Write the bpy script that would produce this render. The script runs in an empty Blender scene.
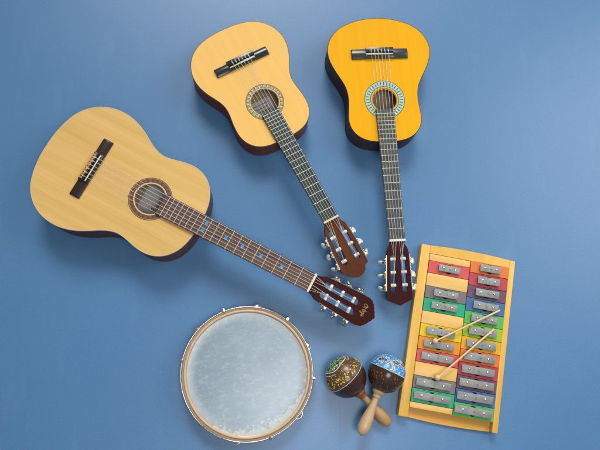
import bpy, bmesh, math, random
from mathutils import Vector, Matrix
from mathutils.geometry import tessellate_polygon
random.seed(11)
PI = math.pi
sc = bpy.context.scene
COL = sc.collection

# ------------------------------------------------------------------ materials
def new_mat(name):
    m = bpy.data.materials.new(name); m.use_nodes = True
    nt = m.node_tree; b = nt.nodes['Principled BSDF']
    return m, nt, b
def N(nt, t, **kw):
    n = nt.nodes.new(t)
    for k, v in kw.items(): setattr(n, k, v)
    return n
def L(nt, a, b): nt.links.new(a, b)
def c4(c): return (c[0], c[1], c[2], 1)
def math_node(nt, op, a, b=None, c=None):
    n = N(nt, 'ShaderNodeMath', operation=op)
    for i, v in enumerate((a, b, c)):
        if v is None: continue
        if isinstance(v, (int, float)): n.inputs[i].default_value = v
        else: L(nt, v, n.inputs[i])
    return n.outputs[0]
def mixc(nt, fac, a, b, blend='MIX'):
    n = N(nt, 'ShaderNodeMix', data_type='RGBA', blend_type=blend)
    if isinstance(fac, (int, float)): n.inputs[0].default_value = fac
    else: L(nt, fac, n.inputs[0])
    for i, v in ((6, a), (7, b)):
        if isinstance(v, tuple): n.inputs[i].default_value = c4(v)
        else: L(nt, v, n.inputs[i])
    return n.outputs[2]
def noise(nt, vec, scale, detail=3, rough=.55):
    n = N(nt, 'ShaderNodeTexNoise'); n.inputs['Scale'].default_value = scale
    n.inputs['Detail'].default_value = detail; n.inputs['Roughness'].default_value = rough
    if vec is not None: L(nt, vec, n.inputs['Vector'])
    return n.outputs['Fac']
def ramp(nt, fac, stops):
    r = N(nt, 'ShaderNodeValToRGB'); e = r.color_ramp.elements
    while len(e) < len(stops): e.new(.5)
    for i, (p, c) in enumerate(stops): e[i].position = p; e[i].color = c4(c) if len(c) == 3 else c
    L(nt, fac, r.inputs[0]); return r.outputs[0]
def coords(nt, scale=(1, 1, 1)):
    tc = N(nt, 'ShaderNodeTexCoord'); mp = N(nt, 'ShaderNodeMapping'); mp.inputs['Scale'].default_value = scale
    L(nt, tc.outputs['Object'], mp.inputs['Vector']); return mp.outputs[0]
def bump(nt, b, h, strength=.2, dist=.001):
    n = N(nt, 'ShaderNodeBump'); n.inputs['Strength'].default_value = strength; n.inputs['Distance'].default_value = dist
    L(nt, h, n.inputs['Height']); L(nt, n.outputs[0], b.inputs['Normal'])
def plain(name, col, rough=.5, metal=0, coat=0, var=.12, scale=40, spec=.5, bstr=.0):
    m, nt, b = new_mat(name); v = coords(nt)
    f = noise(nt, v, scale)
    lo = tuple(x * (1 - var) for x in col); hi = tuple(min(1, x * (1 + var)) for x in col)
    L(nt, ramp(nt, f, [(.3, lo), (.7, hi)]), b.inputs['Base Color'])
    b.inputs['Roughness'].default_value = rough; b.inputs['Metallic'].default_value = metal
    b.inputs['Coat Weight'].default_value = coat; b.inputs['Coat Roughness'].default_value = .12
    b.inputs['Specular IOR Level'].default_value = spec
    if bstr: bump(nt, b, noise(nt, v, scale * 8), bstr, .0006)
    return m
def wood(name, light, dark, stretch=(3, 90, 90), rough=.4, coat=.15, contrast=1.0, fine=True, bands=.5, spec=.4):
    m, nt, b = new_mat(name)
    v = coords(nt, stretch)
    f1 = noise(nt, v, 1.0, 2, .5)
    v2 = coords(nt, (stretch[0] * 2.2, stretch[1] * 6, stretch[2] * 6))
    f2 = noise(nt, v2, 1.0, 3, .6)
    f = math_node(nt, 'ADD', math_node(nt, 'MULTIPLY', f1, bands), math_node(nt, 'MULTIPLY', f2, 1 - bands))
    v3 = coords(nt, (2.0, 6, 6)); f3 = noise(nt, v3, 1.3, 2)
    c = ramp(nt, f, [(.5 - .22 / contrast, dark), (.5 + .2 / contrast, light)])
    c2 = mixc(nt, math_node(nt, 'MULTIPLY', f3, .28), c, tuple(d * .9 for d in dark))
    L(nt, c2, b.inputs['Base Color'])
    b.inputs['Roughness'].default_value = rough; b.inputs['Coat Weight'].default_value = coat
    b.inputs['Coat Roughness'].default_value = .18
    b.inputs['Specular IOR Level'].default_value = spec
    bump(nt, b, f2, .06, .0005)
    return m

M = {}
# floor: blue vinyl with faint speckle
m, nt, b = new_mat('blue_floor'); v = coords(nt)
n1 = noise(nt, v, 420, 2, .7); n2 = noise(nt, v, 2.2, 3); n3 = noise(nt, v, 170, 2, .6)
base = ramp(nt, n2, [(.3, (.081, .209, .400)), (.7, (.093, .227, .426))])
c1 = mixc(nt, ramp(nt, n1, [(.36, (1, 1, 1)), (.46, (0, 0, 0))]), base, (.070, .182, .350))
c1 = mixc(nt, ramp(nt, n3, [(.60, (0, 0, 0)), (.78, (.55, .55, .55))]), c1, (.120, .275, .480))
sx = N(nt, 'ShaderNodeSeparateXYZ'); L(nt, v, sx.inputs[0])
# a barely visible joint between two sheets of the floor covering
jd = math_node(nt, 'ABSOLUTE', math_node(nt, 'SUBTRACT', sx.outputs[0], .2085))
c1 = mixc(nt, math_node(nt, 'MULTIPLY', math_node(nt, 'MULTIPLY', math_node(nt, 'LESS_THAN', jd, .0011), math_node(nt, 'LESS_THAN', sx.outputs[1], -.02)), .25), c1, (.05, .13, .27))
n4 = noise(nt, coords(nt, (9, 2.5, 1)), 2.0, 4, .6)
c1 = mixc(nt, ramp(nt, n4, [(.58, (0, 0, 0)), (.75, (.30, .30, .30))]), c1, (.125, .270, .470))
L(nt, c1, b.inputs['Base Color']); b.inputs['Roughness'].default_value = .37; b.inputs['Specular IOR Level'].default_value = .6
bump(nt, b, noise(nt, v, 300, 3, .6), .10, .0006)
M['floor'] = m

M['spruce1'] = wood('pale_spruce', (.85, .555, .195), (.68, .395, .105), (1.6, 38, 38), .45, 0, .95, bands=.66, spec=.3)
M['spruce2'] = wood('yellow_spruce', (.96, .585, .160), (.89, .505, .118), (1.2, 60, 60), .5, 0, .8, spec=.25)
M['spruce3'] = wood('amber_spruce', (.95, .490, .003), (.87, .375, .002), (1.2, 60, 60), .5, 0, .8, spec=.12)
M['side1'] = wood('dark_rosewood_side', (.19, .052, .036), (.10, .029, .022), (3, 40, 60), .42, 0, spec=.2)
M['side2'] = wood('reddish_mahogany_side', (.24, .048, .022), (.14, .030, .016), (3, 40, 60), .42, 0, spec=.2)
M['side3'] = wood('black_brown_side', (.095, .030, .028), (.052, .017, .018), (3, 40, 60), .42, 0, spec=.2)
M['inside'] = wood('raw_wood_inside', (.68, .50, .35), (.46, .31, .19), (2, 45, 60), .7, 0)
M['bind1'] = plain('cream_binding', (.66, .56, .36), .3, coat=.3)
M['bind2'] = plain('brown_binding', (.20, .085, .03), .3, coat=.3)
M['bind3'] = plain('dark_binding', (.06, .03, .012), .3, coat=.3)
M['fb1'] = wood('rosewood_fretboard', (.165, .092, .068), (.095, .052, .040), (4, 110, 110), .42, .05)
M['fb2'] = wood('black_green_fretboard', (.052, .068, .068), (.034, .046, .048), (4, 110, 110), .36, .1)
M['fb3'] = wood('grey_fretboard', (.082, .096, .100), (.055, .066, .072), (4, 110, 110), .36, .1)
M['br1'] = wood('dark_bridge', (.040, .018, .015), (.022, .011, .010), (60, 4, 60), .35, .2)
M['br2'] = wood('black_bridge', (.030, .034, .034), (.020, .023, .024), (60, 4, 60), .24, .35)
M['br3'] = wood('charcoal_bridge', (.048, .050, .050), (.034, .036, .038), (60, 4, 60), .27, .35)
M['head1'] = wood('dark_red_headstock', (.062, .010, .006), (.030, .006, .004), (5, 50, 50), .40, .0, spec=.12)
M['head2'] = wood('red_brown_headstock', (.155, .040, .011), (.090, .022, .006), (4, 40, 40), .40, .0, spec=.15)
M['head3'] = wood('maroon_headstock', (.060, .006, .008), (.032, .003, .005), (5, 50, 50), .40, .0, spec=.12)
M['neck1'] = wood('dark_neck', (.10, .030, .02), (.06, .02, .014), (4, 60, 60), .35, .2)
M['neck2'] = wood('brown_neck', (.13, .04, .02), (.08, .025, .014), (4, 60, 60), .35, .2)
M['neck3'] = wood('dark_maroon_neck', (.035, .012, .012), (.02, .008, .008), (4, 60, 60), .35, .2)
M['slot'] = wood('red_slot_wood', (.26, .045, .030), (.16, .028, .02), (5, 50, 50), .5, 0, spec=.2)
M['cream'] = plain('cream_plastic', (.78, .74, .60), .35, var=.06)
M['white'] = plain('white_plastic', (.80, .80, .76), .3, var=.05)
M['bone'] = plain('yellowed_bone', (.74, .62, .40), .35, var=.08)
M['nickel'] = plain('nickel', (.68, .66, .60), .22, 1, var=.1)
M['brass'] = plain('brassy_nickel', (.70, .60, .38), .25, 1, var=.1)
M['pearl'] = plain('pearl_button', (.80, .79, .74), .25, coat=.4, var=.08)
M['fret1'] = plain('silver_fret', (.68, .66, .60), .35, .55, var=.06)
M['fret2'] = plain('pale_fret', (.58, .60, .47), .4, .35, var=.06)
M['fret3'] = plain('golden_fret', (.66, .58, .38), .35, .45, var=.06)
M['blue_dot'] = plain('blue_inlay', (.035, .33, .76), .35, var=.15)
M['gold_ink'] = plain('gold_ink', (.50, .35, .13), .45, .1)
M['dark_ink'] = plain('dark_ink', (.12, .11, .11), .8)
M['paper'] = plain('grey_paper_label', (.84, .80, .76), .9, var=.05, scale=120)
M['tan_inlay'] = plain('tan_inlay', (.60, .27, .06), .4)
M['bass_string'] = plain('wound_string', (.70, .68, .62), .5, .2)
m = plain('nylon_string', (.80, .72, .52), .4); M['nylon'] = m
for nm, col in (('r_dark', (.045, .035, .022)), ('r_red', (.22, .085, .045)), ('r_brown', (.12, .045, .028)), ('r_cream', (.70, .56, .30)),
                ('r_olive', (.17, .125, .05)), ('r_mint', (.42, .60, .47)), ('r_teal', (.050, .100, .092)), ('r_gold', (.46, .34, .12)), ('r_amber', (.80, .36, .01)), ('r_pale', (.72, .60, .33))):
    M[nm] = plain('rosette_' + nm[2:], col, .4, coat=.15, var=.1, scale=200)

# ------------------------------------------------------------------ geometry helpers
def obj(name, bm, mats, parent=None, smooth=None, matrix=None):
    me = bpy.data.meshes.new(name)
    bmesh.ops.recalc_face_normals(bm, faces=bm.faces[:])
    bm.to_mesh(me); bm.free()
    if not isinstance(mats, (list, tuple)): mats = [mats]
    for x in mats: me.materials.append(x)
    if smooth is not None:
        me.polygons.foreach_set('use_smooth', [True] * len(me.polygons))
        me.set_sharp_from_angle(angle=math.radians(smooth))
    if matrix is not None: me.transform(matrix)
    o = bpy.data.objects.new(name, me); COL.objects.link(o)
    if parent: o.parent = parent
    return o
def thing(name, label, cat, loc=(0, 0, 0), rz=0, group=None):
    o = bpy.data.objects.new(name, None); COL.objects.link(o)
    o.empty_display_size = .05; o.location = loc; o.rotation_euler = (0, 0, rz)
    o['label'] = label; o['category'] = cat
    if group: o['group'] = group
    return o
def struct(o): o['kind'] = 'structure'; return o
def new_bm(): return bmesh.new()
def add_plate(bm, outer, holes, z0, z1, mi=0, xf=None, side_mi=None, hole_mi=None):
    """outline (with holes) extruded from z0 to z1"""
    loops = [outer] + list(holes)
    xf = xf or (lambda p: p)
    tris = tessellate_polygon([[Vector((x, y, 0)) for x, y in lp] for lp in loops])
    flat = [p for lp in loops for p in lp]
    top = [bm.verts.new(xf((x, y, z1))) for x, y in flat]
    bot = [bm.verts.new(xf((x, y, z0))) for x, y in flat]
    for t in tris:
        try:
            f = bm.faces.new([top[i] for i in t]); f.material_index = mi
            f = bm.faces.new([bot[i] for i in reversed(t)]); f.material_index = mi
        except ValueError: pass
    k = 0
    for li, lp in enumerate(loops):
        n = len(lp)
        for i in range(n):
            a, c = k + i, k + (i + 1) % n
            f = bm.faces.new((top[a], top[c], bot[c], bot[a]))
            f.material_index = (mi if side_mi is None else side_mi) if li == 0 else (mi if hole_mi is None else hole_mi)
        k += n
def add_box(bm, x0, x1, y0, y1, z0, z1, mi=0, bev=0, xf=None):
    r = bmesh.ops.create_cube(bm, size=1)
    vs = r['verts']
    for v in vs:
        v.co = Vector(((x0 + x1) / 2 + v.co.x * (x1 - x0), (y0 + y1) / 2 + v.co.y * (y1 - y0), (z0 + z1) / 2 + v.co.z * (z1 - z0)))
    fs = set(f for v in vs for f in v.link_faces)
    for f in fs: f.material_index = mi
    if bev:
        es = list(set(e for v in vs for e in v.link_edges))
        rr = bmesh.ops.bevel(bm, geom=es, offset=bev, segments=2, affect='EDGES', profile=.5)
        vs = list(set(v for f in rr['faces'] for v in f.verts) | set(v for v in vs if v.is_valid))
        for f in rr['faces']: f.material_index = mi
    if xf:
        for v in vs: v.co = Vector(xf(tuple(v.co)))
    return vs
def frames(pts):
    out = []
    for i in range(len(pts)):
        t = (pts[min(i + 1, len(pts) - 1)] - pts[max(i - 1, 0)]).normalized()
        up = Vector((0, 0, 1)) if abs(t.z) < .95 else Vector((1, 0, 0))
        s = t.cross(up).normalized(); out.append((s, s.cross(t)))
    return out
def add_tube(bm, pts, r, n=8, mi=0, caps=True, closed=False):
    pts = [Vector(p) for p in pts]; fr = frames(pts)
    rs = r if isinstance(r, (list, tuple)) else [r] * len(pts)
    rings = []
    for p, (s, u), rr in zip(pts, fr, rs):
        rings.append([bm.verts.new(p + s * rr * math.cos(2 * PI * k / n) + u * rr * math.sin(2 * PI * k / n)) for k in range(n)])
    m = len(rings)
    for i in range(m if closed else m - 1):
        a, c = rings[i], rings[(i + 1) % m]
        for k in range(n):
            f = bm.faces.new((a[k], a[(k + 1) % n], c[(k + 1) % n], c[k])); f.material_index = mi
    if caps and not closed:
        for rg in (rings[0], rings[-1]):
            f = bm.faces.new(rg); f.material_index = mi
def add_lathe(bm, prof, n=48, mi=0, mids=None, cap=False, mat4=None):
    """profile of (r, z) turned about z; r = 0 gives a pole"""
    rings = []
    tf = (lambda v: mat4 @ v) if mat4 is not None else (lambda v: v)
    for r, z in prof:
        if r < 1e-7: rings.append([bm.verts.new(tf(Vector((0, 0, z))))])
        else: rings.append([bm.verts.new(tf(Vector((r * math.cos(2 * PI * k / n), r * math.sin(2 * PI * k / n), z)))) for k in range(n)])
    for i in range(len(rings) - 1):
        a, c = rings[i], rings[i + 1]
        for k in range(n):
            k2 = (k + 1) % n
            if len(a) == 1 and len(c) == 1: continue
            if len(a) == 1: f = bm.faces.new((a[0], c[k], c[k2]))
            elif len(c) == 1: f = bm.faces.new((a[k], c[0], a[k2]))
            else: f = bm.faces.new((a[k], c[k], c[k2], a[k2]))
            f.material_index = mids[i] if mids else mi
def add_ball(bm, c, r, mi=0, sub=2, scale=(1, 1, 1), rot=None):
    mt = Matrix.Translation(Vector(c)) @ (rot.to_4x4() if rot is not None else Matrix.Identity(4)) @ Matrix.Diagonal((scale[0] * r, scale[1] * r, scale[2] * r, 1))
    res = bmesh.ops.create_icosphere(bm, subdivisions=sub, radius=1, matrix=mt)
    for v in res['verts']:
        for f in v.link_faces: f.material_index = mi
def circle(cx, cy, r, n=64): return [(cx + r * math.cos(2 * PI * k / n), cy + r * math.sin(2 * PI * k / n)) for k in range(n)]
def inset(loop, d):
    n = len(loop); out = []
    for i in range(n):
        ax, ay = loop[i - 1]; bx, by = loop[(i + 1) % n]
        tx, ty = bx - ax, by - ay; l = math.hypot(tx, ty) or 1
        out.append((loop[i][0] - ty / l * d, loop[i][1] + tx / l * d))     # loop runs counter-clockwise
    return out
def slot_loop(d0, d1, wc0, wc1, hw, n=8):
    """rounded slot between d0 and d1, its centre running from wc0 to wc1"""
    lp = []
    for k in range(n + 1):
        a = -PI / 2 + PI * k / n
        lp.append((d1 - hw + hw * math.cos(a), wc1 + hw * math.sin(a)))
    for k in range(n + 1):
        a = PI / 2 + PI * k / n
        lp.append((d0 + hw + hw * math.cos(a), wc0 + hw * math.sin(a)))
    return lp

# guitar outlines, tail to neck, in mm
OUT1 = [(-143.9, 0.0), (-143.8, -10.8), (-143.4, -21.6), (-142.6, -32.4), (-141.5, -43.2), (-139.9, -53.8), (-137.9, -64.5), (-135.6, -75.0), (-132.7, -85.4), (-129.4, -95.6), (-125.4, -105.6), (-120.7, -115.1), (-115.2, -124.2), (-108.8, -132.7), (-101.6, -140.5), (-93.7, -147.7), (-85.3, -154.1), (-76.3, -159.8), (-66.8, -164.7), (-56.9, -168.7), (-46.7, -171.8), (-36.3, -174.0), (-25.7, -175.4), (-15.0, -175.9), (-4.3, -175.7), (6.3, -174.5), (16.8, -172.5), (27.2, -169.8), (37.4, -166.4), (47.4, -162.4), (57.1, -157.8), (66.7, -152.8), (76.1, -147.5), (85.4, -142.0), (94.7, -136.5), (104.2, -131.4), (113.8, -126.8), (123.7, -123.2), (133.8, -120.8), (144.1, -119.9), (154.5, -120.4), (164.9, -122.1), (175.3, -124.5), (185.7, -127.1), (196.2, -129.5), (206.8, -131.4), (217.4, -132.5), (228.0, -132.7), (238.5, -131.8), (248.8, -129.7), (258.7, -126.4), (268.0, -121.8), (276.7, -116.0), (284.6, -109.2), (291.7, -101.4), (297.9, -92.9), (303.1, -83.7), (307.5, -74.0), (310.9, -64.0), (313.5, -53.6), (315.4, -43.0), (316.6, -32.4), (317.2, -21.6), (317.6, -10.8), (317.7, 0.0)]
OUT2 = [(-118.8, 0.0), (-118.7, -8.7), (-118.5, -17.5), (-118.1, -26.2), (-117.4, -34.9), (-116.4, -43.5), (-114.9, -52.1), (-113.1, -60.6), (-110.9, -69.0), (-108.1, -77.2), (-104.8, -85.2), (-100.9, -92.9), (-96.4, -100.2), (-91.3, -107.1), (-85.6, -113.6), (-79.4, -119.5), (-72.6, -124.8), (-65.4, -129.4), (-57.8, -133.4), (-49.9, -136.7), (-41.7, -139.4), (-33.3, -141.4), (-24.8, -142.6), (-16.2, -143.1), (-7.6, -142.8), (1.0, -141.8), (9.4, -140.2), (17.8, -138.0), (26.0, -135.2), (34.1, -132.0), (42.0, -128.3), (49.7, -124.3), (57.3, -120.1), (64.9, -115.9), (72.6, -112.0), (80.5, -108.6), (88.6, -105.9), (96.9, -104.0), (105.4, -103.1), (113.9, -103.0), (122.5, -103.7), (131.1, -104.7), (139.7, -105.9), (148.3, -107.0), (157.0, -107.9), (165.7, -108.5), (174.3, -108.7), (183.0, -108.3), (191.5, -107.2), (199.8, -105.3), (207.8, -102.5), (215.4, -98.7), (222.5, -94.1), (228.9, -88.7), (234.6, -82.5), (239.5, -75.6), (243.4, -68.1), (246.5, -60.2), (248.8, -52.0), (250.3, -43.5), (251.4, -34.9), (251.9, -26.2), (252.2, -17.5), (252.3, -8.8), (252.4, 0.0)]
OUT3 = [(-118.8, 0.0), (-118.6, -8.9), (-118.2, -17.8), (-117.5, -26.6), (-116.3, -35.4), (-114.8, -44.1), (-112.8, -52.7), (-110.4, -61.3), (-107.7, -69.8), (-104.8, -78.1), (-101.5, -86.4), (-97.8, -94.4), (-93.6, -102.1), (-88.9, -109.4), (-83.5, -116.3), (-77.5, -122.7), (-71.0, -128.6), (-64.1, -133.9), (-56.7, -138.6), (-48.9, -142.5), (-40.8, -145.6), (-32.4, -147.9), (-23.9, -149.3), (-15.2, -149.8), (-6.6, -149.4), (2.0, -148.0), (10.5, -146.0), (18.9, -143.3), (27.2, -140.1), (35.3, -136.5), (43.3, -132.6), (51.2, -128.5), (58.9, -124.2), (66.7, -119.8), (74.5, -115.5), (82.3, -111.5), (90.3, -107.9), (98.6, -105.0), (107.1, -102.8), (115.7, -101.3), (124.5, -100.5), (133.3, -100.2), (142.2, -100.3), (151.0, -100.9), (159.9, -101.8), (168.7, -102.8), (177.5, -103.7), (186.3, -104.2), (195.0, -104.1), (203.6, -103.1), (211.9, -101.1), (219.9, -98.0), (227.4, -93.9), (234.3, -88.8), (240.4, -82.8), (245.8, -76.1), (250.3, -68.8), (254.0, -60.9), (256.8, -52.7), (258.9, -44.2), (260.3, -35.5), (261.2, -26.7), (261.7, -17.8), (262.0, -8.9), (262.0, 0.0)]
KEY, SIDE, FILL, AMB, SPREAD = 18.5, 40, 22, .20, 31.5

# ------------------------------------------------------------------ writing in brush strokes ("Ortega", as on the large guitar's head)
def catmull(p, k=5):
    out = []
    for i in range(len(p) - 1):
        a, b_, c, d = p[max(i - 1, 0)], p[i], p[i + 1], p[min(i + 2, len(p) - 1)]
        for s in range(k):
            t = s / k
            out.append(tuple(.5 * ((2 * b_[j]) + (-a[j] + c[j]) * t + (2 * a[j] - 5 * b_[j] + 4 * c[j] - d[j]) * t * t + (-a[j] + 3 * b_[j] - 3 * c[j] + d[j]) * t ** 3) for j in (0, 1)))
    out.append(p[-1]); return out
SCRIPT = [[(.95, 1.75), (.45, 1.6), (.1, .95), (.25, .2), (.75, 0), (1.2, .5), (1.3, 1.2), (1.0, 1.75), (.7, 1.5), (1.0, 1.3), (1.5, 1.45)],
          [(1.55, 0), (1.7, .85), (1.82, 1.02), (2.15, .92)],
          [(2.62, 1.85), (2.45, .9), (2.45, .15), (2.65, 0), (2.85, .25)], [(2.25, 1.15), (2.9, 1.25)],
          [(2.85, .4), (3.2, .6), (3.28, .95), (3.05, 1.0), (2.92, .6), (3.02, .1), (3.4, .15)],
          [(4.05, .9), (3.75, 1.0), (3.55, .5), (3.7, .05), (4.0, .3), (4.1, .95), (4.05, -.2), (3.85, -.9), (3.5, -.8), (3.7, -.3), (4.3, .1)],
          [(4.95, .88), (4.6, 1.0), (4.4, .5), (4.55, .05), (4.85, .25), (4.98, .95), (4.95, .15), (5.25, .12)]]
def add_script(bm, org, size, r, xf, mi=0):
    """letters read towards -w, their tops point towards +d"""
    for st in SCRIPT:
        pts = [xf((org[0] + (y - .5 + .12 * (x - 2.6)) * size, org[1] - (x - 2.6) * size, 0)) for x, y in catmull(st)]
        add_tube(bm, pts, r, 5, mi)

# ------------------------------------------------------------------ guitars
def make_guitar(g):
    T = thing('classical_guitar', g['label'], 'guitar', (g['x'], g['y'], 0), math.radians(g['rz']), 'classical guitars laid out on the blue floor')
    half = [(x / 1000, y / 1000) for x, y in g['out']]
    loop = half + [(x, -y) for x, y in reversed(half[1:-1])]
    top, Ls, k = g['top'], g['scale'], g['k']
    zf = top + .008                                   # playing surface of the fretboard
    hx, hy, hr = g['hole']
    # box of ribs and back, with a thickness and an inside
    bm = new_bm(); inn = inset(loop, .003); n = len(loop)
    zt = top - .003
    rows = []
    for lp, zs in ((loop, (.004, zt)), (inn, (.005, zt))):
        rows.append([[bm.verts.new((x, y, z)) for x, y in lp] for z in zs])
    low = [bm.verts.new((x, y, .0012)) for x, y in inset(loop, .003)]
    for i in range(n):
        j = (i + 1) % n
        bm.faces.new((rows[0][0][i], rows[0][0][j], rows[0][1][j], rows[0][1][i])).material_index = 0
        bm.faces.new((low[i], low[j], rows[0][0][j], rows[0][0][i])).material_index = 0
        bm.faces.new((rows[1][0][j], rows[1][0][i], rows[1][1][i], rows[1][1][j])).material_index = 1
        bm.faces.new((rows[0][1][i], rows[0][1][j], rows[1][1][j], rows[1][1][i])).material_index = 1
    tr = tessellate_polygon([[Vector((x, y, 0)) for x, y in loop]])
    for t in tr:
        bm.faces.new([low[i] for i in t]).material_index = 0
        bm.faces.new([rows[1][0][i] for i in t]).material_index = 1
    body = obj('body', bm, [M['side' + k], M['inside']], T, 40)
    # paper label glued inside
    if g.get('paper'):
        bm = new_bm(); x0, x1, y0, y1 = g['paper']
        add_box(bm, x0, x1, y0, y1, .0054, .0058, 0)
        if g.get('paper_text'):
            add_script(bm, ((x0 + x1) / 2 + .006, (y0 + y1) / 2), .0105, .0009, lambda p: (p[0], p[1], .0060), 1)
        else:
            for q in range(4):
                add_box(bm, x0 + .012 + q * .011, x0 + .014 + q * .011, y0 + .014, y1 - .012 - .006 * (q % 2), .0058, .0060, 1)
        obj('paper_label', bm, [M['paper'], M['dark_ink']], body)
    # soundboard with its hole, rounded edge
    bm = new_bm()
    add_plate(bm, inset(loop, .0006), [list(reversed(circle(hx, hy, hr, 72)))], zt + .0001, top)
    sb = obj('soundboard', bm, M['spruce' + k], T, 35)
    bm = new_bm(); bw = g['bindw']
    A = inset(loop, -.0004); B = inset(loop, .0004); C = inset(loop, bw)
    R = [[bm.verts.new((x, y, z)) for x, y in lp] for lp, z in ((A, top - .0045), (A, top - .0006), (B, top + .0004), (C, top + .0004), (C, top - .0006))]
    for q in range(4):
        for i in range(n):
            j = (i + 1) % n; bm.faces.new((R[q][i], R[q][j], R[q + 1][j], R[q + 1][i]))
    obj('binding', bm, M['bind' + k], sb, 40)
    # rosette: inlaid rings, the mosaic ring in little tiles
    bm = new_bm(); names = []
    for ri, (r0, r1, cols, tiles) in enumerate(g['rosette']):
        ids = []
        for c_ in cols:
            if c_ not in names: names.append(c_)
            ids.append(names.index(c_))
        seg = tiles * len(cols) if tiles else 96
        z = top + .0003 + .00005 * ri
        a = [bm.verts.new((hx + g.get('rdx', 0) + r0 * math.cos(2 * PI * q / seg), hy + r0 * math.sin(2 * PI * q / seg), z)) for q in range(seg)]
        c_ = [bm.verts.new((hx + g.get('rdx', 0) + r1 * math.cos(2 * PI * q / seg), hy + r1 * math.sin(2 * PI * q / seg), z)) for q in range(seg)]
        for q in range(seg):
            f = bm.faces.new((a[q], c_[q], c_[(q + 1) % seg], a[(q + 1) % seg])); f.material_index = ids[q % len(ids)]
    obj('rosette', bm, [M[x] for x in names], sb)
    # bridge: two wings, tie block behind the saddle
    bm = new_bm(); bx0, bx1, bw2 = g['bridge']; cen = g['tie']
    for s in (-1, 1):
        # wing with an arched back, built as a loft across its width
        secs = []
        for y in (cen - .001, bw2 - .004, bw2 - .0012, bw2):
            hgt = g['wing_h'] * (1 if y < bw2 - .002 else .92 if y < bw2 - .0005 else .7)
            pr = []
            for q in range(9):
                u = q / 8; x = bx0 + (bx1 - bx0) * u
                pr.append((x, s * y, top + .0002 + hgt * (.35 + .65 * math.sin(PI * (.1 + .8 * u)))))
            secs.append([bm.verts.new(p) for p in [(bx0, s * y, top + .0002)] + pr + [(bx1, s * y, top + .0002)]])
        for a, c_ in zip(secs[:-1], secs[1:]):
            for q in range(len(a) - 1): bm.faces.new((a[q], a[q + 1], c_[q + 1], c_[q]))
        bm.faces.new(secs[0]); bm.faces.new(secs[-1])
    add_box(bm, -.0055, bx1 - .0004, -cen, cen, top + .0003, top + .0072, 0, .0006)
    add_box(bm, bx0 - g['tieout'], -.0075, -cen, cen, top + .0003, top + .0095, 0, .0008)
    bm_b = obj('bridge', bm, M['br' + k], T, 40)
    if g.get('tieinlay'):
        bm = new_bm()
        for q in range(6):
            y = (q - 2.5) * .0125
            for dy in (-.0034, .0034):
                add_box(bm, bx0 - g['tieout'] + .0004, -.0115, y + dy - .0021, y + dy + .0021, top + .0095, top + .0101, 0)
        obj('tie_inlay', bm, M['tan_inlay'], bm_b)
    bm = new_bm(); add_box(bm, -.0018, .0014, -cen + .003, cen - .003, top + .0072, top + .0104, 0, .0008)
    obj('saddle', bm, M['bone' if k != '1' else 'cream'], bm_b, 50)
    # fretboard
    x0 = g['fb0']; w0, w1 = g['fbw']
    W = lambda x: w0 + (w1 - w0) * (x - x0) / (Ls - x0)
    bm = new_bm()
    add_plate(bm, [(x0, -w0), (Ls - .0015, -w1), (Ls - .0015, w1), (x0, w0)], [], top + .0006, zf)
    es = [e for e in bm.edges if all(v.co.z > zf - 1e-5 for v in e.verts)]
    bmesh.ops.bevel(bm, geom=es, offset=.0005, segments=1, affect='EDGES')
    fb = obj('fretboard', bm, M['fb' + k], T, 30)
    for q in range(1, 20):
        x = Ls * 2 ** (-q / 12)
        if x < x0 + .002: break
        bm = new_bm(); w = W(x) - .0004; r = g.get('fretr', .0011)
        pts = [(x, -w + 2 * w * t / 2, zf) for t in range(3)]
        add_tube(bm, pts, r, 8)
        for v in bm.verts: v.co.z = zf + (v.co.z - zf) * .9
        obj('fret', bm, M['fret' + k], fb, 60)
    if g.get('dots'):
        for fr_, ys in ((3, (0,)), (5, (0,)), (7, (0,)), (9, (0,)), (12, (-.0105, .0105))):
            x = Ls * (2 ** (-fr_ / 12) + 2 ** (-(fr_ - 1) / 12)) / 2
            for y in ys:
                bm = new_bm(); d = .0046
                add_plate(bm, [(x + d * math.cos(a) * 1.25, y + d * math.sin(a) * 1.25) for a in (PI / 4, 3 * PI / 4, 5 * PI / 4, 7 * PI / 4)], [], zf - .0003, zf + .0003)
                obj('fret_marker', bm, M['blue_dot'], fb)
    # neck and heel
    xe = max(p[0] for p in loop); bm = new_bm(); secs = []
    for x in (xe - .002, xe + .008, xe + .02, xe + .035, xe + .05, (xe + Ls) / 2, Ls - .03, Ls - .008, Ls + .008):
        u = max(0, 1 - (x - xe) / .045)
        dep = .015 + (top - .03) * u ** 2.2; w = min(W(min(x, Ls)) - .0002, 1) * (1 - .25 * u ** 2 * 0)
        secs.append([bm.verts.new((x, w * math.cos(PI + PI * q / 14), top + .0004 + dep * math.sin(PI + PI * q / 14) - .0)) for q in range(15)])
    for a, c_ in zip(secs[:-1], secs[1:]):
        for q in range(14): bm.faces.new((a[q], a[q + 1], c_[q + 1], c_[q]))
        bm.faces.new((a[14], a[0], c_[0], c_[14]))
    bm.faces.new(secs[0]); bm.faces.new(secs[-1])
    obj('neck', bm, M['neck' + k], T, 50)
    # headstock, tilted back, slotted
    ti = math.radians(12); zn = zf - .002
    hxf = lambda p: (Ls + p[0] * math.cos(ti) + p[2] * math.sin(ti), p[1], zn - p[0] * math.sin(ti) + p[2] * math.cos(ti))
    hh = [(d / 1000, -w / 1000) for d, w in g['head']]
    hl = hh + [(d, -w) for d, w in reversed(hh) if abs(w) > 1e-6]
    s0, s1, c0, c1, hw = [v / 1000 for v in g['slot']]
    th = .015
    bm = new_bm()
    add_plate(bm, hl, [list(reversed(slot_loop(s0, s1, c0, c1, hw))), list(reversed(slot_loop(s0, s1, -c0, -c1, hw)))], -th, 0, 0, hxf, 0, 1)
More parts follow.
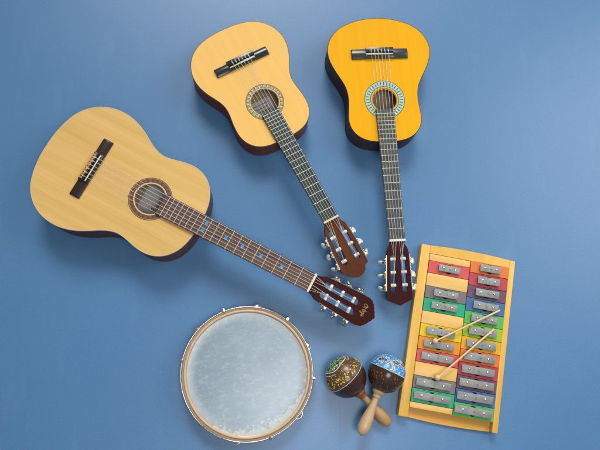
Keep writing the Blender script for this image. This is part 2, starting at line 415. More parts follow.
    head = obj('headstock', bm, [M['head' + k], M['slot']], T)
    bv = head.modifiers.new('edge', 'BEVEL'); bv.width = .0011; bv.segments = 2; bv.limit_method = 'ANGLE'; bv.angle_limit = math.radians(60)
    if g.get('script'):
        bm = new_bm(); add_script(bm, (.1595, .004), .0068, .00055, lambda p: hxf((p[0], p[1], .0004)))
        obj('lettering', bm, M['gold_ink'], head)
    bm = new_bm(); nw = w1 + .0006
    add_box(bm, Ls - .0013, Ls + g['nutl'], -nw, nw, top + .001, zf + .0022, 0, .0007)
    obj('nut', bm, M['bone' if k == '2' else 'cream'], T, 50)
    # tuning machines
    def edge_w(d):
        for (d0, a), (d1, c_) in zip(g['head'][:-1], g['head'][1:]):
            if d0 <= d * 1000 <= d1 and d1 > d0: return (a + (c_ - a) * (d * 1000 - d0) / (d1 - d0)) / 1000
    rolls = [r / 1000 for r in g['roll']]
    pegi = 0
    for s in (-1, 1):
        da, dc = rolls[0] - .012, rolls[2] + .014
        bm = new_bm()
        wa, wc = edge_w(da), edge_w(dc)
        lp = [(da, s * (wa + .0002)), (dc, s * (wc + .0002)), (dc, s * (wc + .0016)), (da, s * (wa + .0016))]
        if s < 0: lp.reverse()
        add_plate(bm, lp, [], -th + .002, -.0005, 0, hxf)
        for dd in (da + .003, dc - .003):
            w_ = edge_w(dd) + .0016
            add_ball(bm, hxf((dd, s * w_, -.0065)), .0022, 0, 1)
        plate = obj('machine_plate', bm, M['nickel' if k != '3' else 'brass'], head, 40)
        for qi, d in enumerate(rolls):
            u = (d - s0) / (s1 - s0); cw = s * (c0 + (c1 - c0) * u); we = edge_w(d) + .0016
            bm = new_bm(); zr = g.get('rollz', -.0045); rr = g['rollr']
            add_tube(bm, [hxf((d, cw + t * (hw + .0004), zr)) for t in (-1, -.93, 0, .93, 1)], [rr * .86, rr, rr * .97, rr, rr * .86], 14)
            obj('string_roller', bm, M['white' if k != '3' else 'cream'], head, 50)
            bm = new_bm(); yw = g['pegs'][pegi]; pegi += 1
            # gear wheel, worm and shaft, flat button beyond
            add_tube(bm, [hxf((d, s * (we + t), -.0065)) for t in (0, .0026)], .0062, 14)
            add_tube(bm, [hxf((d, s * (we + t), -.0065)) for t in (.0022, .0040)], .0022, 8)
            dw = d + .0082
            add_tube(bm, [hxf((dw, s * (we + y_), z)) for y_, z in ((.0040, .0012), (.0046, -.003), (.0064, -.009), (.0086, -.0135))], [.0030, .0038, .0034, .0026], 10)
            add_tube(bm, [hxf((dw + t, s * (we + .0016), -.001)) for t in (-.006, .006)], .0016, 8)
            add_tube(bm, [hxf((dw + t, s * (we + .0016), -.012)) for t in (-.006, .006)], .0016, 8)
            peg = obj('tuning_peg', bm, M['nickel' if k == '1' else 'brass'], head, 50)
            bm = new_bm(); bc = Vector((dw, s * (we + .0112), -.0175))
            rot = Matrix.Rotation(yw, 3, 'Z')
            bmesh.ops.create_icosphere(bm, subdivisions=3, radius=1)
            for v in bm.verts:
                p = v.co.copy(); r_ = math.hypot(p.x, p.z)
                p = Vector((p.x * .0092, p.y * .0042 * (1 - .25 * (1 - r_)), p.z * .0078))
                p = rot @ (Matrix.Rotation(.55 * s, 3, 'X') @ p) + bc; v.co = Vector(hxf((p.x, p.y, p.z)))
            obj('peg_button', bm, M['nickel' if k == '1' else 'pearl'], peg, 60)
    # strings
    ns, bs = w1 * .84, g['strs']
    order = [2, 1, 0, 0, 1, 2]
    for q in range(6):
        u = (q - 2.5) / 2.5; bass = u > 0; s = 1 if u > 0 else -1
        ri = [1, 2, 0, 0, 2, 1][q] if False else [0, 1, 2, 2, 1, 0][q]
        d = rolls[ri]; uu = (d - s0) / (s1 - s0); cw = s * (c0 + (c1 - c0) * uu)
        wy = cw - s * hw * (.55 - .5 * ri / 2)
        r = (.00062, .00055, .0005)[5 - q] if bass else (.0004, .00046, .00055)[q]
        r *= .84
        yb, yn = u * bs, u * ns
        pts = [(bx0 - g['tieout'] - .0004, yb, top + .006), (bx0 - g['tieout'] + .001, yb, top + .0098), (-.0085, yb, top + .0099), (0, yb, top + .0109),
               (Ls, yn, zf + .0026), hxf((d - .004, wy, zr + g['rollr'] * .9)), hxf((d, wy, zr + g['rollr'] + r * .7)), hxf((d + g['rollr'], wy, zr))]
        bm = new_bm(); add_tube(bm, pts, r, 6)
        for t in range(3):   # turns wound on the roller
            c_ = [Vector(hxf((d + (g['rollr'] + r) * math.cos(a), wy + s * (t + 1) * .0016, zr + (g['rollr'] + r) * math.sin(a)))) for a in [2 * PI * e / 14 for e in range(14)]]
            add_tube(bm, c_, r, 5, closed=True, caps=False)
        # knot at the tie block
        c_ = [(-.0115 + .0042 * math.cos(a), yb + .0014 * math.sin(a), top + .0102) for a in [2 * PI * e / 10 for e in range(10)]]
        add_tube(bm, c_, r, 5, closed=True, caps=False)
        obj('string', bm, M['bass_string' if bass else 'nylon'], T, 60)
    return T

G1 = dict(out=OUT1, k='1', x=-.451, y=.4734, rz=-27.26, top=.100, scale=.6487, hole=(.171, 0, .0400), bindw=.0016,
    label='largest guitar, pale spruce top, dark rosewood sides and blue square fret markers',
    paper=(.122, .215, -.045, .050), paper_text=True,
    rosette=[(.0402, .0415, ['r_brown'], 0), (.0415, .0448, ['r_cream'], 0), (.0448, .0462, ['r_dark'], 0), (.0462, .0535, ['r_red', 'r_brown', 'r_red'], 24), (.0535, .0548, ['r_dark'], 0), (.0548, .0562, ['r_gold'], 0), (.0562, .0572, ['r_dark'], 0), (.0572, .0580, ['r_olive'], 0)],
    bridge=(-.020, .0086, .0870), tie=.0425, tieout=.0, tieinlay=True, wing_h=.0055, fb0=.203, fbw=(.0298, .0256), dots=True, script=True, nutl=.0045,
    head=[(0, 25), (6, 24.2), (16, 27), (30, 33.5), (50, 35.5), (92, 38), (135, 40.3), (160, 40.3), (171, 37), (174, 33.5), (179, 30), (181, 25.5), (184.5, 22), (186, 17), (190.5, 13), (192, 7.5), (195.5, 4), (196, 0)],
    slot=(34, 142, 13.8, 14.8, 8.6), roll=(54, 89, 124), rollr=.0046, pegs=[.2, .9, -.3, .1, -.4, .3], strs=.029)
G2 = dict(out=OUT2, k='2', x=-.0658, y=.7992, rz=-61.29, top=.080, scale=.5115, hole=(.1310, .002, .0385), bindw=.0012,
    label='small guitar with pale yellow top, reddish brown sides and rounded crown headstock, in the middle',
    paper=(.092, .165, -.075, .037),
    rosette=[(.0388, .0402, ['r_brown'], 0), (.0402, .0425, ['r_pale'], 0), (.0425, .0436, ['r_dark'], 0), (.0436, .0505, ['r_gold', 'r_pale', 'r_olive', 'r_gold'], 26), (.0505, .0516, ['r_olive'], 0), (.0516, .0526, ['r_gold'], 0), (.0526, .0538, ['r_dark'], 0)],
    bridge=(-.0165, .0086, .0820), tie=.0415, tieout=.0045, wing_h=.0075, fb0=.1655, fbw=(.0264, .0219), nutl=.0045,
    head=[(0, 22), (9, 21.5), (16, 25), (26, 31.5), (40, 34), (75, 37), (107, 38.5), (147, 39.5), (151, 37.5), (152.5, 31), (155, 27), (160, 25.3), (165, 22.5), (170, 17), (173.5, 10), (175, 4), (175.3, 0)],
    slot=(30, 131, 17.2, 20, 7.4), roll=(49, 83.5, 119), rollr=.0048, pegs=[.3, -.2, .9, .2, .5, -.4], strs=.025)
G3 = dict(out=OUT3, k='3', x=.3271, y=.837, rz=-86.56, top=.080, scale=.5422, hole=(.1375, .0032, .0332), bindw=.0013,
    label='small guitar with bright orange yellow top, mint rosette and maroon pointed headstock',
    rosette=[(.0335, .0352, ['r_brown'], 0), (.0352, .0395, ['r_amber'], 0), (.0395, .0415, ['r_teal'], 0), (.0415, .0432, ['r_mint'], 0), (.0432, .0535, ['r_mint', 'r_mint', 'r_teal'], 36), (.0535, .0560, ['r_mint'], 0), (.0560, .0578, ['r_teal'], 0)], rdx=-.001,
    bridge=(-.0185, .0110, .0820), tie=.0405, tieout=.003, wing_h=.0075, fb0=.1663, fbw=(.0265, .0215), nutl=.005,
    head=[(0, 19.8), (8, 18.6), (13, 20), (22, 26), (35, 30), (74, 31.8), (106, 33.6), (140, 34.8), (160, 34.6), (163, 33), (168, 22), (173, 11), (178, 1.5), (178.3, 0)],
    slot=(40, 142, 13.6, 16.2, 7.4), roll=(52, 88, 123), rollr=.0047, pegs=[1.35, 1.5, .95, .1, .4, -.2], strs=.025)
for g in (G1, G2, G3): make_guitar(g)

# ------------------------------------------------------------------ hand drum
m, nt, b = new_mat('worn_drum_skin'); v = coords(nt)
sep = N(nt, 'ShaderNodeSeparateXYZ'); L(nt, v, sep.inputs[0])
r_ = math_node(nt, 'SQRT', math_node(nt, 'ADD', math_node(nt, 'POWER', sep.outputs[0], 2), math_node(nt, 'POWER', sep.outputs[1], 2)))
rn = math_node(nt, 'DIVIDE', r_, .158)
n1 = noise(nt, v, 9, 4, .6); n2 = noise(nt, v, 75, 4, .6); n3 = noise(nt, coords(nt, (60, 160, 1)), 1, 3)
base = ramp(nt, n1, [(.3, (.205, .285, .345)), (.72, (.295, .375, .425))])
base = mixc(nt, math_node(nt, 'MULTIPLY', n3, .25), base, (.24, .31, .36))
# tan staining near the rim
edge = ramp(nt, math_node(nt, 'ADD', rn, math_node(nt, 'MULTIPLY', math_node(nt, 'SUBTRACT', n2, .5), .12)), [(.87, (0, 0, 0)), (1.0, (1, 1, 1))])
base = mixc(nt, math_node(nt, 'MULTIPLY', edge, .55), base, (.46, .36, .23))
# worn flakes, most of them along the lower rim
ang = math_node(nt, 'MULTIPLY_ADD', sep.outputs[1], -2.1, 0.03)
right = math_node(nt, 'MULTIPLY', sep.outputs[0], .8)
amt = math_node(nt, 'ADD', math_node(nt, 'ADD', math_node(nt, 'MULTIPLY', math_node(nt, 'SUBTRACT', rn, .80), .95), ang), right)
n5 = noise(nt, v, 130, 4, .65)
fl = ramp(nt, math_node(nt, 'ADD', math_node(nt, 'SUBTRACT', math_node(nt, 'ADD', math_node(nt, 'MULTIPLY', n2, .55), math_node(nt, 'MULTIPLY', n5, .55)), .87), amt), [(.06, (0, 0, 0)), (.13, (1, 1, 1))])
# fainter scuffs all round the rim, mostly at the top
n6 = noise(nt, coords(nt, (95, 60, 1)), 1, 4, .65)
am2 = math_node(nt, 'ADD', math_node(nt, 'MULTIPLY', math_node(nt, 'SUBTRACT', rn, .80), .6), math_node(nt, 'MULTIPLY', math_node(nt, 'ABSOLUTE', sep.outputs[1]), .55))
sc2 = ramp(nt, math_node(nt, 'ADD', math_node(nt, 'SUBTRACT', n6, .66), am2), [(.0, (0, 0, 0)), (.12, (1, 1, 1))])
mp = N(nt, 'ShaderNodeMapping'); mp.inputs['Rotation'].default_value = (0, 0, .75); mp.inputs['Scale'].default_value = (34, 62, 1)
L(nt, v, mp.inputs['Vector']); n7 = noise(nt, mp.outputs[0], 1, 7, .78)
base = mixc(nt, ramp(nt, n7, [(.50, (0, 0, 0)), (.66, (.62, .62, .62))]), base, (.42, .48, .50))
n8 = noise(nt, coords(nt, (120, 50, 1)), 1, 4, .7)
base = mixc(nt, ramp(nt, n8, [(.60, (0, 0, 0)), (.72, (.40, .40, .40))]), base, (.20, .25, .27))
base = mixc(nt, math_node(nt, 'MULTIPLY', sc2, .40), base, (.50, .49, .40))
base = mixc(nt, math_node(nt, 'MULTIPLY', fl, .68), base, (.62, .63, .56))
L(nt, base, b.inputs['Base Color']); b.inputs['Roughness'].default_value = .30; b.inputs['Specular IOR Level'].default_value = .9
bump(nt, b, math_node(nt, 'ADD', math_node(nt, 'ADD', n2, fl), n7), .10, .0008)
M['skin'] = m
M['rim_wood'] = wood('tan_drum_rim', (.52, .33, .17), (.38, .22, .10), (20, 20, 200), .4, .15)
M['rim_brass'] = plain('aged_brass_hoop', (.30, .195, .10), .40, .35, var=.12, scale=60)
M['chrome'] = plain('chrome_edge', (.80, .79, .74), .16, 1, var=.04)
T = thing('hand_drum', 'round hand drum with worn grey blue skin and brassy rim', 'drum', (-.0378, -.0533, 0), .1)
bm = new_bm()
add_lathe(bm, [(.1575, .001), (.1635, .001), (.1635, .0445), (.1575, .0445), (.1575, .001)], 128)
shell = obj('shell', bm, M['rim_wood'], T, 40)
bm = new_bm()
pr = [(0, .0438)] + [(.158 * q / 6, .0438) for q in range(1, 6)] + [(.1550, .0439), (.1565, .0443), (.158, .0452)]
add_lathe(bm, pr, 128)
obj('drum_skin', bm, M['skin'], T, 60)
bm = new_bm()   # pale flesh hoop inside the counter hoop
add_lathe(bm, [(.1570 + .0034 + .0034 * math.cos(a), .0455 + .0028 * math.sin(a)) for a in [2 * PI * q / 14 for q in range(15)]], 128)
obj('flesh_hoop', bm, M['rim_pale'] if 'rim_pale' in M else plain('pale_flesh_hoop', (.66, .46, .30), .4, var=.08), T, 60)
bm = new_bm()
add_lathe(bm, [(.1640, .036), (.1640, .0455), (.1660, .0462), (.1690, .0462), (.1700, .046), (.1700, .036), (.1640, .036)], 128)
hoop = obj('counter_hoop', bm, M['rim_brass'], T, 40)
bm = new_bm()
add_lathe(bm, [(.1710 + .0013 * math.cos(a), .0462 + .0016 * math.sin(a)) for a in [2 * PI * q / 12 for q in range(13)]], 128)
obj('hoop_edge', bm, M['chrome'], hoop, 60)
for a in (-5, 53, 112, 170, 231, 291):
    al = math.radians(a) - .1
    bm = new_bm(); X = lambda r, z, t=0: (r * math.cos(al) - t * math.sin(al), r * math.sin(al) + t * math.cos(al), z)
    add_tube(bm, [X(.1702, .0455), X(.1722, .0488), X(.1750, .0478), X(.1758, .044), X(.1758, .016)], [.0030, .0042, .0040, .0030, .0024], 8)
    add_tube(bm, [X(.1758, .017), X(.1758, .008)], .0042, 6)
    add_box(bm, -.005, .005, -.005, .005, -.006, .006, 0, .001, xf=lambda p: X(.1675 + p[0], .017 + p[2], p[1]))
    obj('tension_hook', bm, M['chrome'], T, 40)
for a in (24, 82, 141, 261, 322):
    al = math.radians(a) - .1
    bm = new_bm()
    mt = Matrix.Rotation(al, 4, 'Z') @ Matrix.Translation((.1668, 0, .034))
    for z in (-.0026, .0026):
        s = 1 if z > 0 else -1
        add_lathe(bm, [(.0022, z), (.006, z + .0020 * s), (.0085, z + .0006 * s), (.0135, z + .0001 * s), (.0135, z - .0006 * s), (.0085, z - .0001 * s), (.006, z + .0013 * s), (.0022, z - .0007 * s)], 28, mat4=mt)
    add_lathe(bm, [(0, -.012), (.0012, -.012), (.0012, .012), (0, .012)], 8, mat4=mt)
    obj('jingle', bm, M['chrome'], T, 40)

# ------------------------------------------------------------------ maracas
M['coco'] = wood('dark_coconut_shell', (.075, .026, .016), (.034, .013, .010), (20, 20, 20), .22, .5)
M['coco2'] = wood('speckled_brown_shell', (.080, .036, .020), (.032, .017, .011), (60, 60, 25), .24, .45)
M['capbrown'] = plain('brown_painted_cap', (.125, .055, .030), .35, coat=.3, var=.2)
M['capblue'] = plain('blue_painted_cap', (.075, .32, .62), .35, coat=.3, var=.3, scale=25)
for nm, col in (('p_white', (.82, .80, .72)), ('p_yellow', (.82, .66, .03)), ('p_green', (.22, .52, .22)), ('p_black', (.018, .022, .018)), ('p_blue', (.02, .20, .62)), ('p_sky', (.42, .66, .80)), ('p_tan', (.45, .22, .06))):
    M[nm] = plain('paint_' + nm[2:], col, .4, coat=.2, var=.1)
M['h_pale'] = wood('pale_turned_wood', (.66, .46, .26), (.56, .36, .18), (40, 40, 6), .38, .2)
M['h_tan'] = wood('tan_turned_wood', (.60, .37, .17), (.48, .26, .10), (40, 40, 6), .38, .2)
M['h_red'] = wood('red_brown_collar', (.36, .13, .055), (.27, .09, .035), (40, 40, 6), .35, .2)
def make_maraca(label, cen, end, R, cap_z, style):
    cen = Vector(cen); end = Vector(end)
    T = thing('maraca', label, 'maraca', (cen.x, cen.y, 0), 0, 'pair of maracas with crossed handles')
    ax = (cen - end).normalized()                      # +z of the maraca: from the grip to the painted tip
    up = Vector((0, 0, 1)); yv = (up - ax * up.dot(ax)).normalized(); xv = yv.cross(ax)
    mt = Matrix.Translation((0, 0, cen.z)) @ Matrix((xv, yv, ax)).transposed().to_4x4()
    el = 1.03
    Ln = (cen - end).length
    rad = lambda z: R * math.sqrt(max(0, 1 - (z / (R * el)) ** 2))
    bm = new_bm()
    zs = [R * el * math.sin(-PI / 2 + PI * q / 32) for q in range(33)]
    add_lathe(bm, [(rad(z), z) for z in zs], 64)
    shell = obj('shell', bm, M['coco' if style == 'yellow' else 'coco2'], T, 80, mt)
    bm = new_bm(); R2 = R * 1.006
    a0 = math.asin(cap_z / (R * el))
    pr = [(rad(cap_z) * .998, cap_z - .0004)] + [(R2 * math.cos(a), R2 * el * math.sin(a)) for a in [a0 + (PI / 2 - a0) * q / 20 for q in range(20)]] + [(0, R2 * el)]
    add_lathe(bm, pr, 64)
    def S(th, z):      # point on the painted cap: th = 90 degrees faces up
        r = rad(z) * 1.006; return Vector((r * math.cos(th), r * math.sin(th), z * 1.006))
    def dot(th, z, s, mi, flat=.35):
        p = S(th, z); nrm = Vector((p.x, p.y, p.z / el ** 2)).normalized()
        rot = nrm.to_track_quat('Z', 'Y').to_matrix()
        add_ball(bm, p, s, mi, 1, (1, 1, flat), rot)
    rnd = random.Random(5 if style == 'yellow' else 9)
    n = int(2 * PI * rad(cap_z) / .0031)
    for q in range(n): dot(2 * PI * q / n, cap_z + .0008, .00125, 1)
    if style == 'yellow':
        mats = [M['capbrown'], M['p_white'], M['p_yellow'], M['p_green'], M['p_black'], M['p_tan']]
        zr = R * el
        for row, z in enumerate((.26, .40)):          # two wavering bands of slanting yellow dashes
            n = 40
            for q in range(n):
                th = 2 * PI * q / n + row * .08 + rnd.uniform(-.03, .03)
                if rnd.random() < .12: continue
                sl = 1 if (q // 4 + row) % 2 else -1
                for t in range(rnd.choice((2, 3, 4))): dot(th + sl * (t - 1) * .030, zr * (z + .03 * math.sin(q * 1.3) + (t - 1) * .036 + rnd.uniform(-.015, .015)), rnd.uniform(.0012, .0019), 2)
        for q in range(150): dot(rnd.uniform(0, 2 * PI), zr * rnd.uniform(.1, .62), .0008, 2 if rnd.random() < .8 else 1)
        # green field round the tip, ringed with white dots, dark spots in it
        for i in range(420):
            z = zr * rnd.uniform(.815, .995); dot(rnd.uniform(0, 2 * PI), z, rnd.uniform(.0012, .0019), 3 if rnd.random() < .78 else 1 if rnd.random() < .4 else 4, .22)
        for i in range(22): dot(rnd.uniform(0, 2 * PI), zr * rnd.uniform(.84, .96), .0026, 4, .3)
        for ring, zz in ((0, .80), (1, .70)):
            for i in range(84):
                a = 2 * PI * i / 84
                if ring and math.sin(2 * a + 1) < -.1: continue
                dot(a, zr * (zz + .018 * math.sin(4 * a)), .00135 - .0002 * ring, 1)
        for q in range(90): dot(rnd.uniform(0, 2 * PI), zr * rnd.uniform(.46, .76), rnd.uniform(.0008, .0014), 5 if rnd.random() < .6 else 2)
    else:
        mats = [M['capblue'], M['p_white'], M['p_blue'], M['p_sky'], M['p_black'], M['p_tan']]
        zr = R * el
        for q in range(760):
            z = zr * rnd.uniform(cap_z / zr + .05, .97)
            dot(rnd.uniform(0, 2 * PI), z, rnd.uniform(.0009, .0022), rnd.choice((2, 2, 2, 2, 3, 3, 1)), .25)
        for lf, t0 in enumerate((PI / 2 + .95, PI / 2 + .12, PI / 2 - .75, PI / 2 + 2.2, PI / 2 - 2.0)):
            z0 = (.74, .66, .56, .6, .6)[lf]
            pts = []
            for i in range(40):
                a = 2 * PI * i / 40
                th = t0 + (.40 * math.cos(a) + .08 * math.sin(a)); z = zr * (z0 + .13 * math.sin(a) + .06 * math.cos(a))
                pts.append(S(th, z)); dot(th, z, .0016, 1 if i % 2 else 5, .5)
            for i in range(46):
                a = rnd.uniform(0, 2 * PI); rr = math.sqrt(rnd.random()) * .7
                dot(t0 + rr * .38 * math.cos(a), zr * (z0 + rr * .12 * math.sin(a) + rr * .05 * math.cos(a)), .0016, 4 if rnd.random() < .55 else 5, .3)
        for i in range(26):                           # a curved tan stem between the leaves
            u = i / 25
            for dd, mi in ((-.05, 1), (0, 5), (.05, 1)):
                dot(PI / 2 - .18 + .25 * math.sin(u * 2.2) + dd, zr * (.62 - .40 * u), .0013, mi, .5)
    obj('painted_cap', bm, mats, shell, 60, mt)
    if style != 'yellow':                              # loose orange brown specks on the bare half of the shell
        bm = new_bm()
        for q in range(170):
            z = -R * el * rnd.uniform(.05, .80); th = rnd.uniform(0, 2 * PI); r = rad(z)
            p = Vector((r * math.cos(th), r * math.sin(th), z))
            rot = Vector((p.x, p.y, p.z / el ** 2)).normalized().to_track_quat('Z', 'Y').to_matrix()
            add_ball(bm, p, rnd.uniform(.0007, .0017), 0, 1, (1, rnd.uniform(.6, 2.2), .12), rot)
        obj('shell_specks', bm, plain('orange_brown_specks', (.30, .12, .035), .4, var=.3), shell, 60, mt)
    # turned handle: collar, waist, neck and swelling grip
    zc = -math.sqrt(R * R - .0145 ** 2) * el
    col = [(0, zc + .003), (.0150, zc + .003), (.0178, zc - .001), (.0172, zc - .0042), (.0128, zc - .0095), (.0104, zc - .0125), (.0112, zc - .0150), (.0110, zc - .0172), (.0086, zc - .0192)]
    zb = -Ln - .016; g0 = zc - .0192
    grip = []
    for q in range(1, 25):
        u = q / 24; z = g0 + (zb - g0) * u
        w = .0078 + (.0166 - .0078) * (1 - math.cos(PI * min(u / .74, 1))) / 2
        if u > .74: w = .0166 * math.sqrt(max(0, 1 - ((u - .74) / .26) ** 2))
        grip.append((w, z))
    bm = new_bm()
    if style == 'yellow': mids = [0] * (len(col) - 1) + [1] * len(grip); mats = [M['h_red'], M['h_tan']]
    else: mids = [0] * (len(col) + len(grip) - 1); mats = [M['h_pale']]
    add_lathe(bm, col + grip, 40, mids=mids)
    obj('handle', bm, mats, T, 60, mt)
    return T
make_maraca('maraca with yellow and green dotted cap and tan handle lying underneath', (.2195, -.0638, .0535), (.3285, -.1785, .0170), .0525, .001, 'yellow')
make_maraca('maraca with blue dotted cap and pale handle lying across the other', (.3262, -.0552, .0525), (.2612, -.1955, .0505), .0490, .0075, 'blue')

# ------------------------------------------------------------------ xylophone of tone blocks in a tray
T = thing('xylophone', 'xylophone of rainbow coloured wooden blocks with metal bars in a yellow wooden tray', 'xylophone', (.5331, .0427, 0), math.radians(-10.2))
T.scale = (1.0139, 1.0139, 1)
M['tray'] = wood('yellow_lacquered_wood', (.90, .54, .105), (.77, .42, .065), (40, 3, 40), .42, .1)
M['tray_shaded'] = wood('yellow_lacquered_wood_shaded', (.84, .43, .060), (.74, .34, .040), (3, 40, 40), .42, .1)  # lower end piece: same lacquer, the blocks' shadow put into its colour
M['natural'] = wood('natural_pale_wood', (.90, .56, .165), (.80, .46, .115), (3, 60, 60), .45, .1)
M['alu'] = m = plain('dull_aluminium', (.285, .285, .262), .55, .35, var=.16, scale=70, bstr=.10)
nt = m.node_tree; b = nt.nodes['Principled BSDF']      # fine scratches along the bars
sf = noise(nt, coords(nt, (25, 900, 1)), 1, 2, .6)
L(nt, ramp(nt, sf, [(.35, (.44, .44, .44)), (.7, (.66, .66, .66))]), b.inputs['Roughness'])
M['pin'] = plain('shiny_pin', (.92, .92, .90), .15, 1, var=.02)
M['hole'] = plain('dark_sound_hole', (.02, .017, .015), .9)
XC = {'pink': (.74, .105, .098), 'grey': (.215, .185, .185), 'green': (.02, .42, .205), 'yellow': (.88, .60, .012), 'orange': (.84, .30, .008), 'vermilion': (.84, .20, .035),
      'crimson': (.52, .060, .072), 'purple': (.165, .075, .14), 'blue': (.055, .165, .36), 'leaf': (.095, .50, .095), 'lime': (.34, .60, .012), 'amber': (.86, .44, .010)}
for kx, c_ in XC.items(): M['x_' + kx] = wood(kx + '_stained_wood', c_, tuple(v * .86 for v in c_), (3, 60, 60), .4, .15, .8)
def rail(x0o, x0i, s):
    bm = new_bm(); add_box(bm, min(x0o, x0i), max(x0o, x0i), -.2305, .2305, .001, .0280, 0, .0018)
    obj('side_rail', bm, M['tray'], T, 40)
rail(-.1325, -.1072, -1); rail(.1320, .1165, 1)
for s in (1, -1):
    bm = new_bm(); yi = .2085 if s > 0 else -.2025; pts = []
    zt = .0272 if s > 0 else .0085
    for q in range(25):
        x = -.1070 + .2233 * q / 24; u = q / 12 - 1
        pts.append((x, s * (.2303 + .0042 * (1 - u * u))))
    lp = pts + [(.1163, yi), (-.1070, yi)]
    if s > 0: lp.reverse()
    add_plate(bm, lp, [], .001, zt)
    o = obj('end_piece', bm, M['tray' if s > 0 else 'tray_shaded'], T, 30)
    bv = o.modifiers.new('edge', 'BEVEL'); bv.width = .0018; bv.segments = 3; bv.limit_method = 'ANGLE'; bv.angle_limit = math.radians(60)
bm = new_bm(); add_box(bm, -.1068, .1162, -.202, .208, .002, .0070)
obj('tray_floor', bm, plain('tray_floor_hole_shade', (.05, .03, .018), .8), T)  # floor painted dark, standing in for the shade down the sound holes
LB = [207.5, 188.5, 154.5, 118.5, 85.8, 50.5, 16.5, -18, -52, -85, -121, -153.5, -189, -204.5]
LC = ['natural', 'pink', 'natural', 'grey', 'green', 'natural', 'yellow', 'orange', 'pink', 'natural', 'grey', 'green', 'natural']
RB = [209.5, 176.5, 141.8, 108, 71.5, 37.5, 3, -31.5, -65, -100, -134.5, -169.5, -204.5]
RC = ['vermilion', 'crimson', 'purple', 'blue', 'leaf', 'lime', 'amber', 'vermilion', 'crimson', 'purple', 'blue', 'leaf']
def block(x0, x1, y1, y0, colr, bar):
    """one block; bar = (centre x, half length, half width) of its metal bar"""
    rr = random.Random(int(y1 * 10) + int(x0 * 10))
    nat = colr == 'natural'; zt = .0300 + rr.uniform(-.0006, .0006) - (.001 if nat else 0)
    bm = new_bm(); g = .0005
    X0, X1, Y0, Y1 = x0 / 1000 + g, x1 / 1000 - g, y0 / 1000 + g, y1 / 1000 - g
    if nat:
        add_box(bm, X0, X1, Y0, Y1, .0075, zt, 0, .0009)
        obj('spacer_block', bm, M['natural'], T, 40); return
    cx, hl, hw = [v / 1000 for v in bar]; yc = (Y0 + Y1) / 2 + .0008
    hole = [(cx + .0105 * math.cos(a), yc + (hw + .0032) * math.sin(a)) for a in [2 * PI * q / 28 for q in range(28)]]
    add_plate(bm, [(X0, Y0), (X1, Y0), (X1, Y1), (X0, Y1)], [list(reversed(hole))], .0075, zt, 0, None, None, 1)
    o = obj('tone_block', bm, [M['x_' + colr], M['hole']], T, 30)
    o['label'] = {'leaf': 'bright green', 'vermilion': 'orange red', 'grey': 'purplish grey'}.get(colr, colr) + ' stained tone block'
    bv = o.modifiers.new('edge', 'BEVEL'); bv.width = .0007; bv.segments = 2; bv.limit_method = 'ANGLE'; bv.angle_limit = math.radians(60)
    bm = new_bm(); zb = zt + .0042
    sl = rr.uniform(-.012, .012)
    rot = lambda p: (cx + (p[0] - cx) * math.cos(sl) - (p[1] - yc) * math.sin(sl), yc + (p[0] - cx) * math.sin(sl) + (p[1] - yc) * math.cos(sl), p[2])
    add_box(bm, cx - hl, cx + hl, yc - hw, yc + hw, zb, zb + .0036, 0, .0005, rot)
    for s in (-1, 1):
        px = cx + s * hl * .56
        add_box(bm, px - .0035, px + .0035, yc - hw * .92, yc + hw * .92, zt - .0002, zb, 2, 0, rot)
        add_lathe(bm, [(.0030, zb + .0030), (.0030, zb + .0042), (.0024, zb + .0050), (.0012, zb + .0055), (0, zb + .0056)], 14, 1, mat4=Matrix.Translation(rot((px, yc + .0006, 0))))
    # stamped note: a tiny punched ring in the middle
    add_lathe(bm, [(.0014, zb + .0037), (.0022, zb + .0037)], 10, 2, mat4=Matrix.Translation(rot((cx + .002, yc - .001, 0))))
    obj('metal_bar', bm, [M['alu'], M['pin'], M['hole']], o, 40)
for q, c_ in enumerate(LC):
    u = (LB[q] + LB[q + 1]) / 2; t = (174 - u) / 348
    block(-106.6, 7.8, LB[q], LB[q + 1], c_, (-50 - 3.5 * t, 29.5 + 19 * t, 9.0 + .6 * t))
for q, c_ in enumerate(RC):
    t = q / 11
    block(8.2, 116.2, RB[q], RB[q + 1], c_, (62 - 3 * t, 28.5 + 21.5 * t, 9.6 + .5 * t))
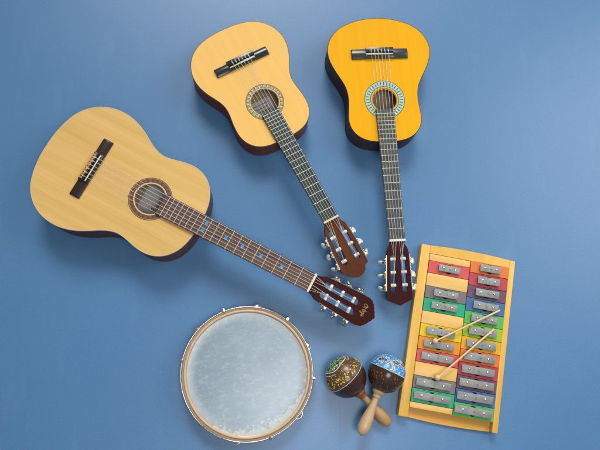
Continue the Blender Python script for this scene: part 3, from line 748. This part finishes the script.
# two beaters lying across the bars
M['beater'] = wood('pale_birch', (.84, .62, .36), (.76, .53, .28), (30, 30, 30), .45, .1)
th = math.radians(-10.2)
def xw(x, y): return (1.0127 * (.5258 + x * math.cos(th) - y * math.sin(th)), 1.0127 * (.0421 + x * math.sin(th) + y * math.cos(th)))
M['beater_head'] = plain('beater_ball_wood', (.78, .52, .30), .4, coat=.1)
for (a, c_, lab) in (((-.0659, -.0261), (.0989, .0868), 'wooden beater with its ball on the orange block of the xylophone'), ((-.0479, -.1178), (.0889, .0346), 'wooden beater with its ball on the lowest wide natural block')):
    ax_, ay_ = xw(*a); bx_, by_ = xw(*c_)
    ln = math.hypot(bx_ - ax_, by_ - ay_)
    T2 = thing('beater', lab, 'mallet', (ax_, ay_, .0382), math.atan2(by_ - ay_, bx_ - ax_), 'two wooden beaters on the xylophone')
    bm = new_bm(); add_ball(bm, (0, 0, .0080), .0080, 0, 3); obj('beater_head', bm, M['beater_head'], T2, 80)
    bm = new_bm(); add_tube(bm, [(.004, 0, .0086), (ln * .5, 0, .0062), (ln - .001, 0, .0036), (ln, 0, .0036)], [.0023, .0025, .0028, .0022], 10); obj('stick', bm, M['beater'], T2, 50)

# ------------------------------------------------------------------ floor, light, camera
bm = new_bm()
vs = [bm.verts.new(p) for p in ((-5, -5, 0), (5, -5, 0), (5, 5, 0), (-5, 5, 0))]; bm.faces.new(vs)
struct(obj('floor', bm, M['floor']))
def area(name, loc, target, sx, sy, power, col):
    ld = bpy.data.lights.new(name, 'AREA'); ld.shape = 'RECTANGLE'; ld.size = sx; ld.size_y = sy; ld.energy = power; ld.color = col
    o = bpy.data.objects.new(name, ld); COL.objects.link(o); o.location = loc
    o.rotation_euler = (Vector(target) - Vector(loc)).to_track_quat('-Z', 'Y').to_euler(); return o
area('window_light', (.15, 4.0, 3.3), (.25, .62, 0), 3.4, 2.7, KEY, (1, .985, .95)).data.spread = math.radians(SPREAD)
area('side_window_light', (2.5, 1.3, 2.3), (.35, .4, 0), 1.8, 1.8, SIDE, (.97, .985, 1))
area('ceiling_light', (.36, -.42, 2.7), (.1, .1, 0), .9, .9, FILL, (.96, .98, 1))
w = bpy.data.worlds.new('World'); sc.world = w; w.use_nodes = True
bg = w.node_tree.nodes['Background']; bg.inputs[0].default_value = (.80, .88, 1, 1); bg.inputs[1].default_value = AMB
cd = bpy.data.cameras.new('camera'); cam = bpy.data.objects.new('camera', cd); COL.objects.link(cam); sc.camera = cam
cd.lens = 36; cd.sensor_width = 36; cd.clip_start = .05; cd.clip_end = 100
cx_, cy_, cz_ = Vector((.9981, 0, .0618)), Vector((-.0128, .9783, .2067)), Vector((-.0605, -.2071, .9765))
cam.matrix_world = Matrix.Translation((0, 0, 1.6554)) @ Matrix((cx_, cy_, cz_)).transposed().to_4x4()
sc.view_settings.view_transform = 'Standard'; sc.view_settings.look = 'None'; sc.view_settings.exposure = 0; sc.view_settings.gamma = 1
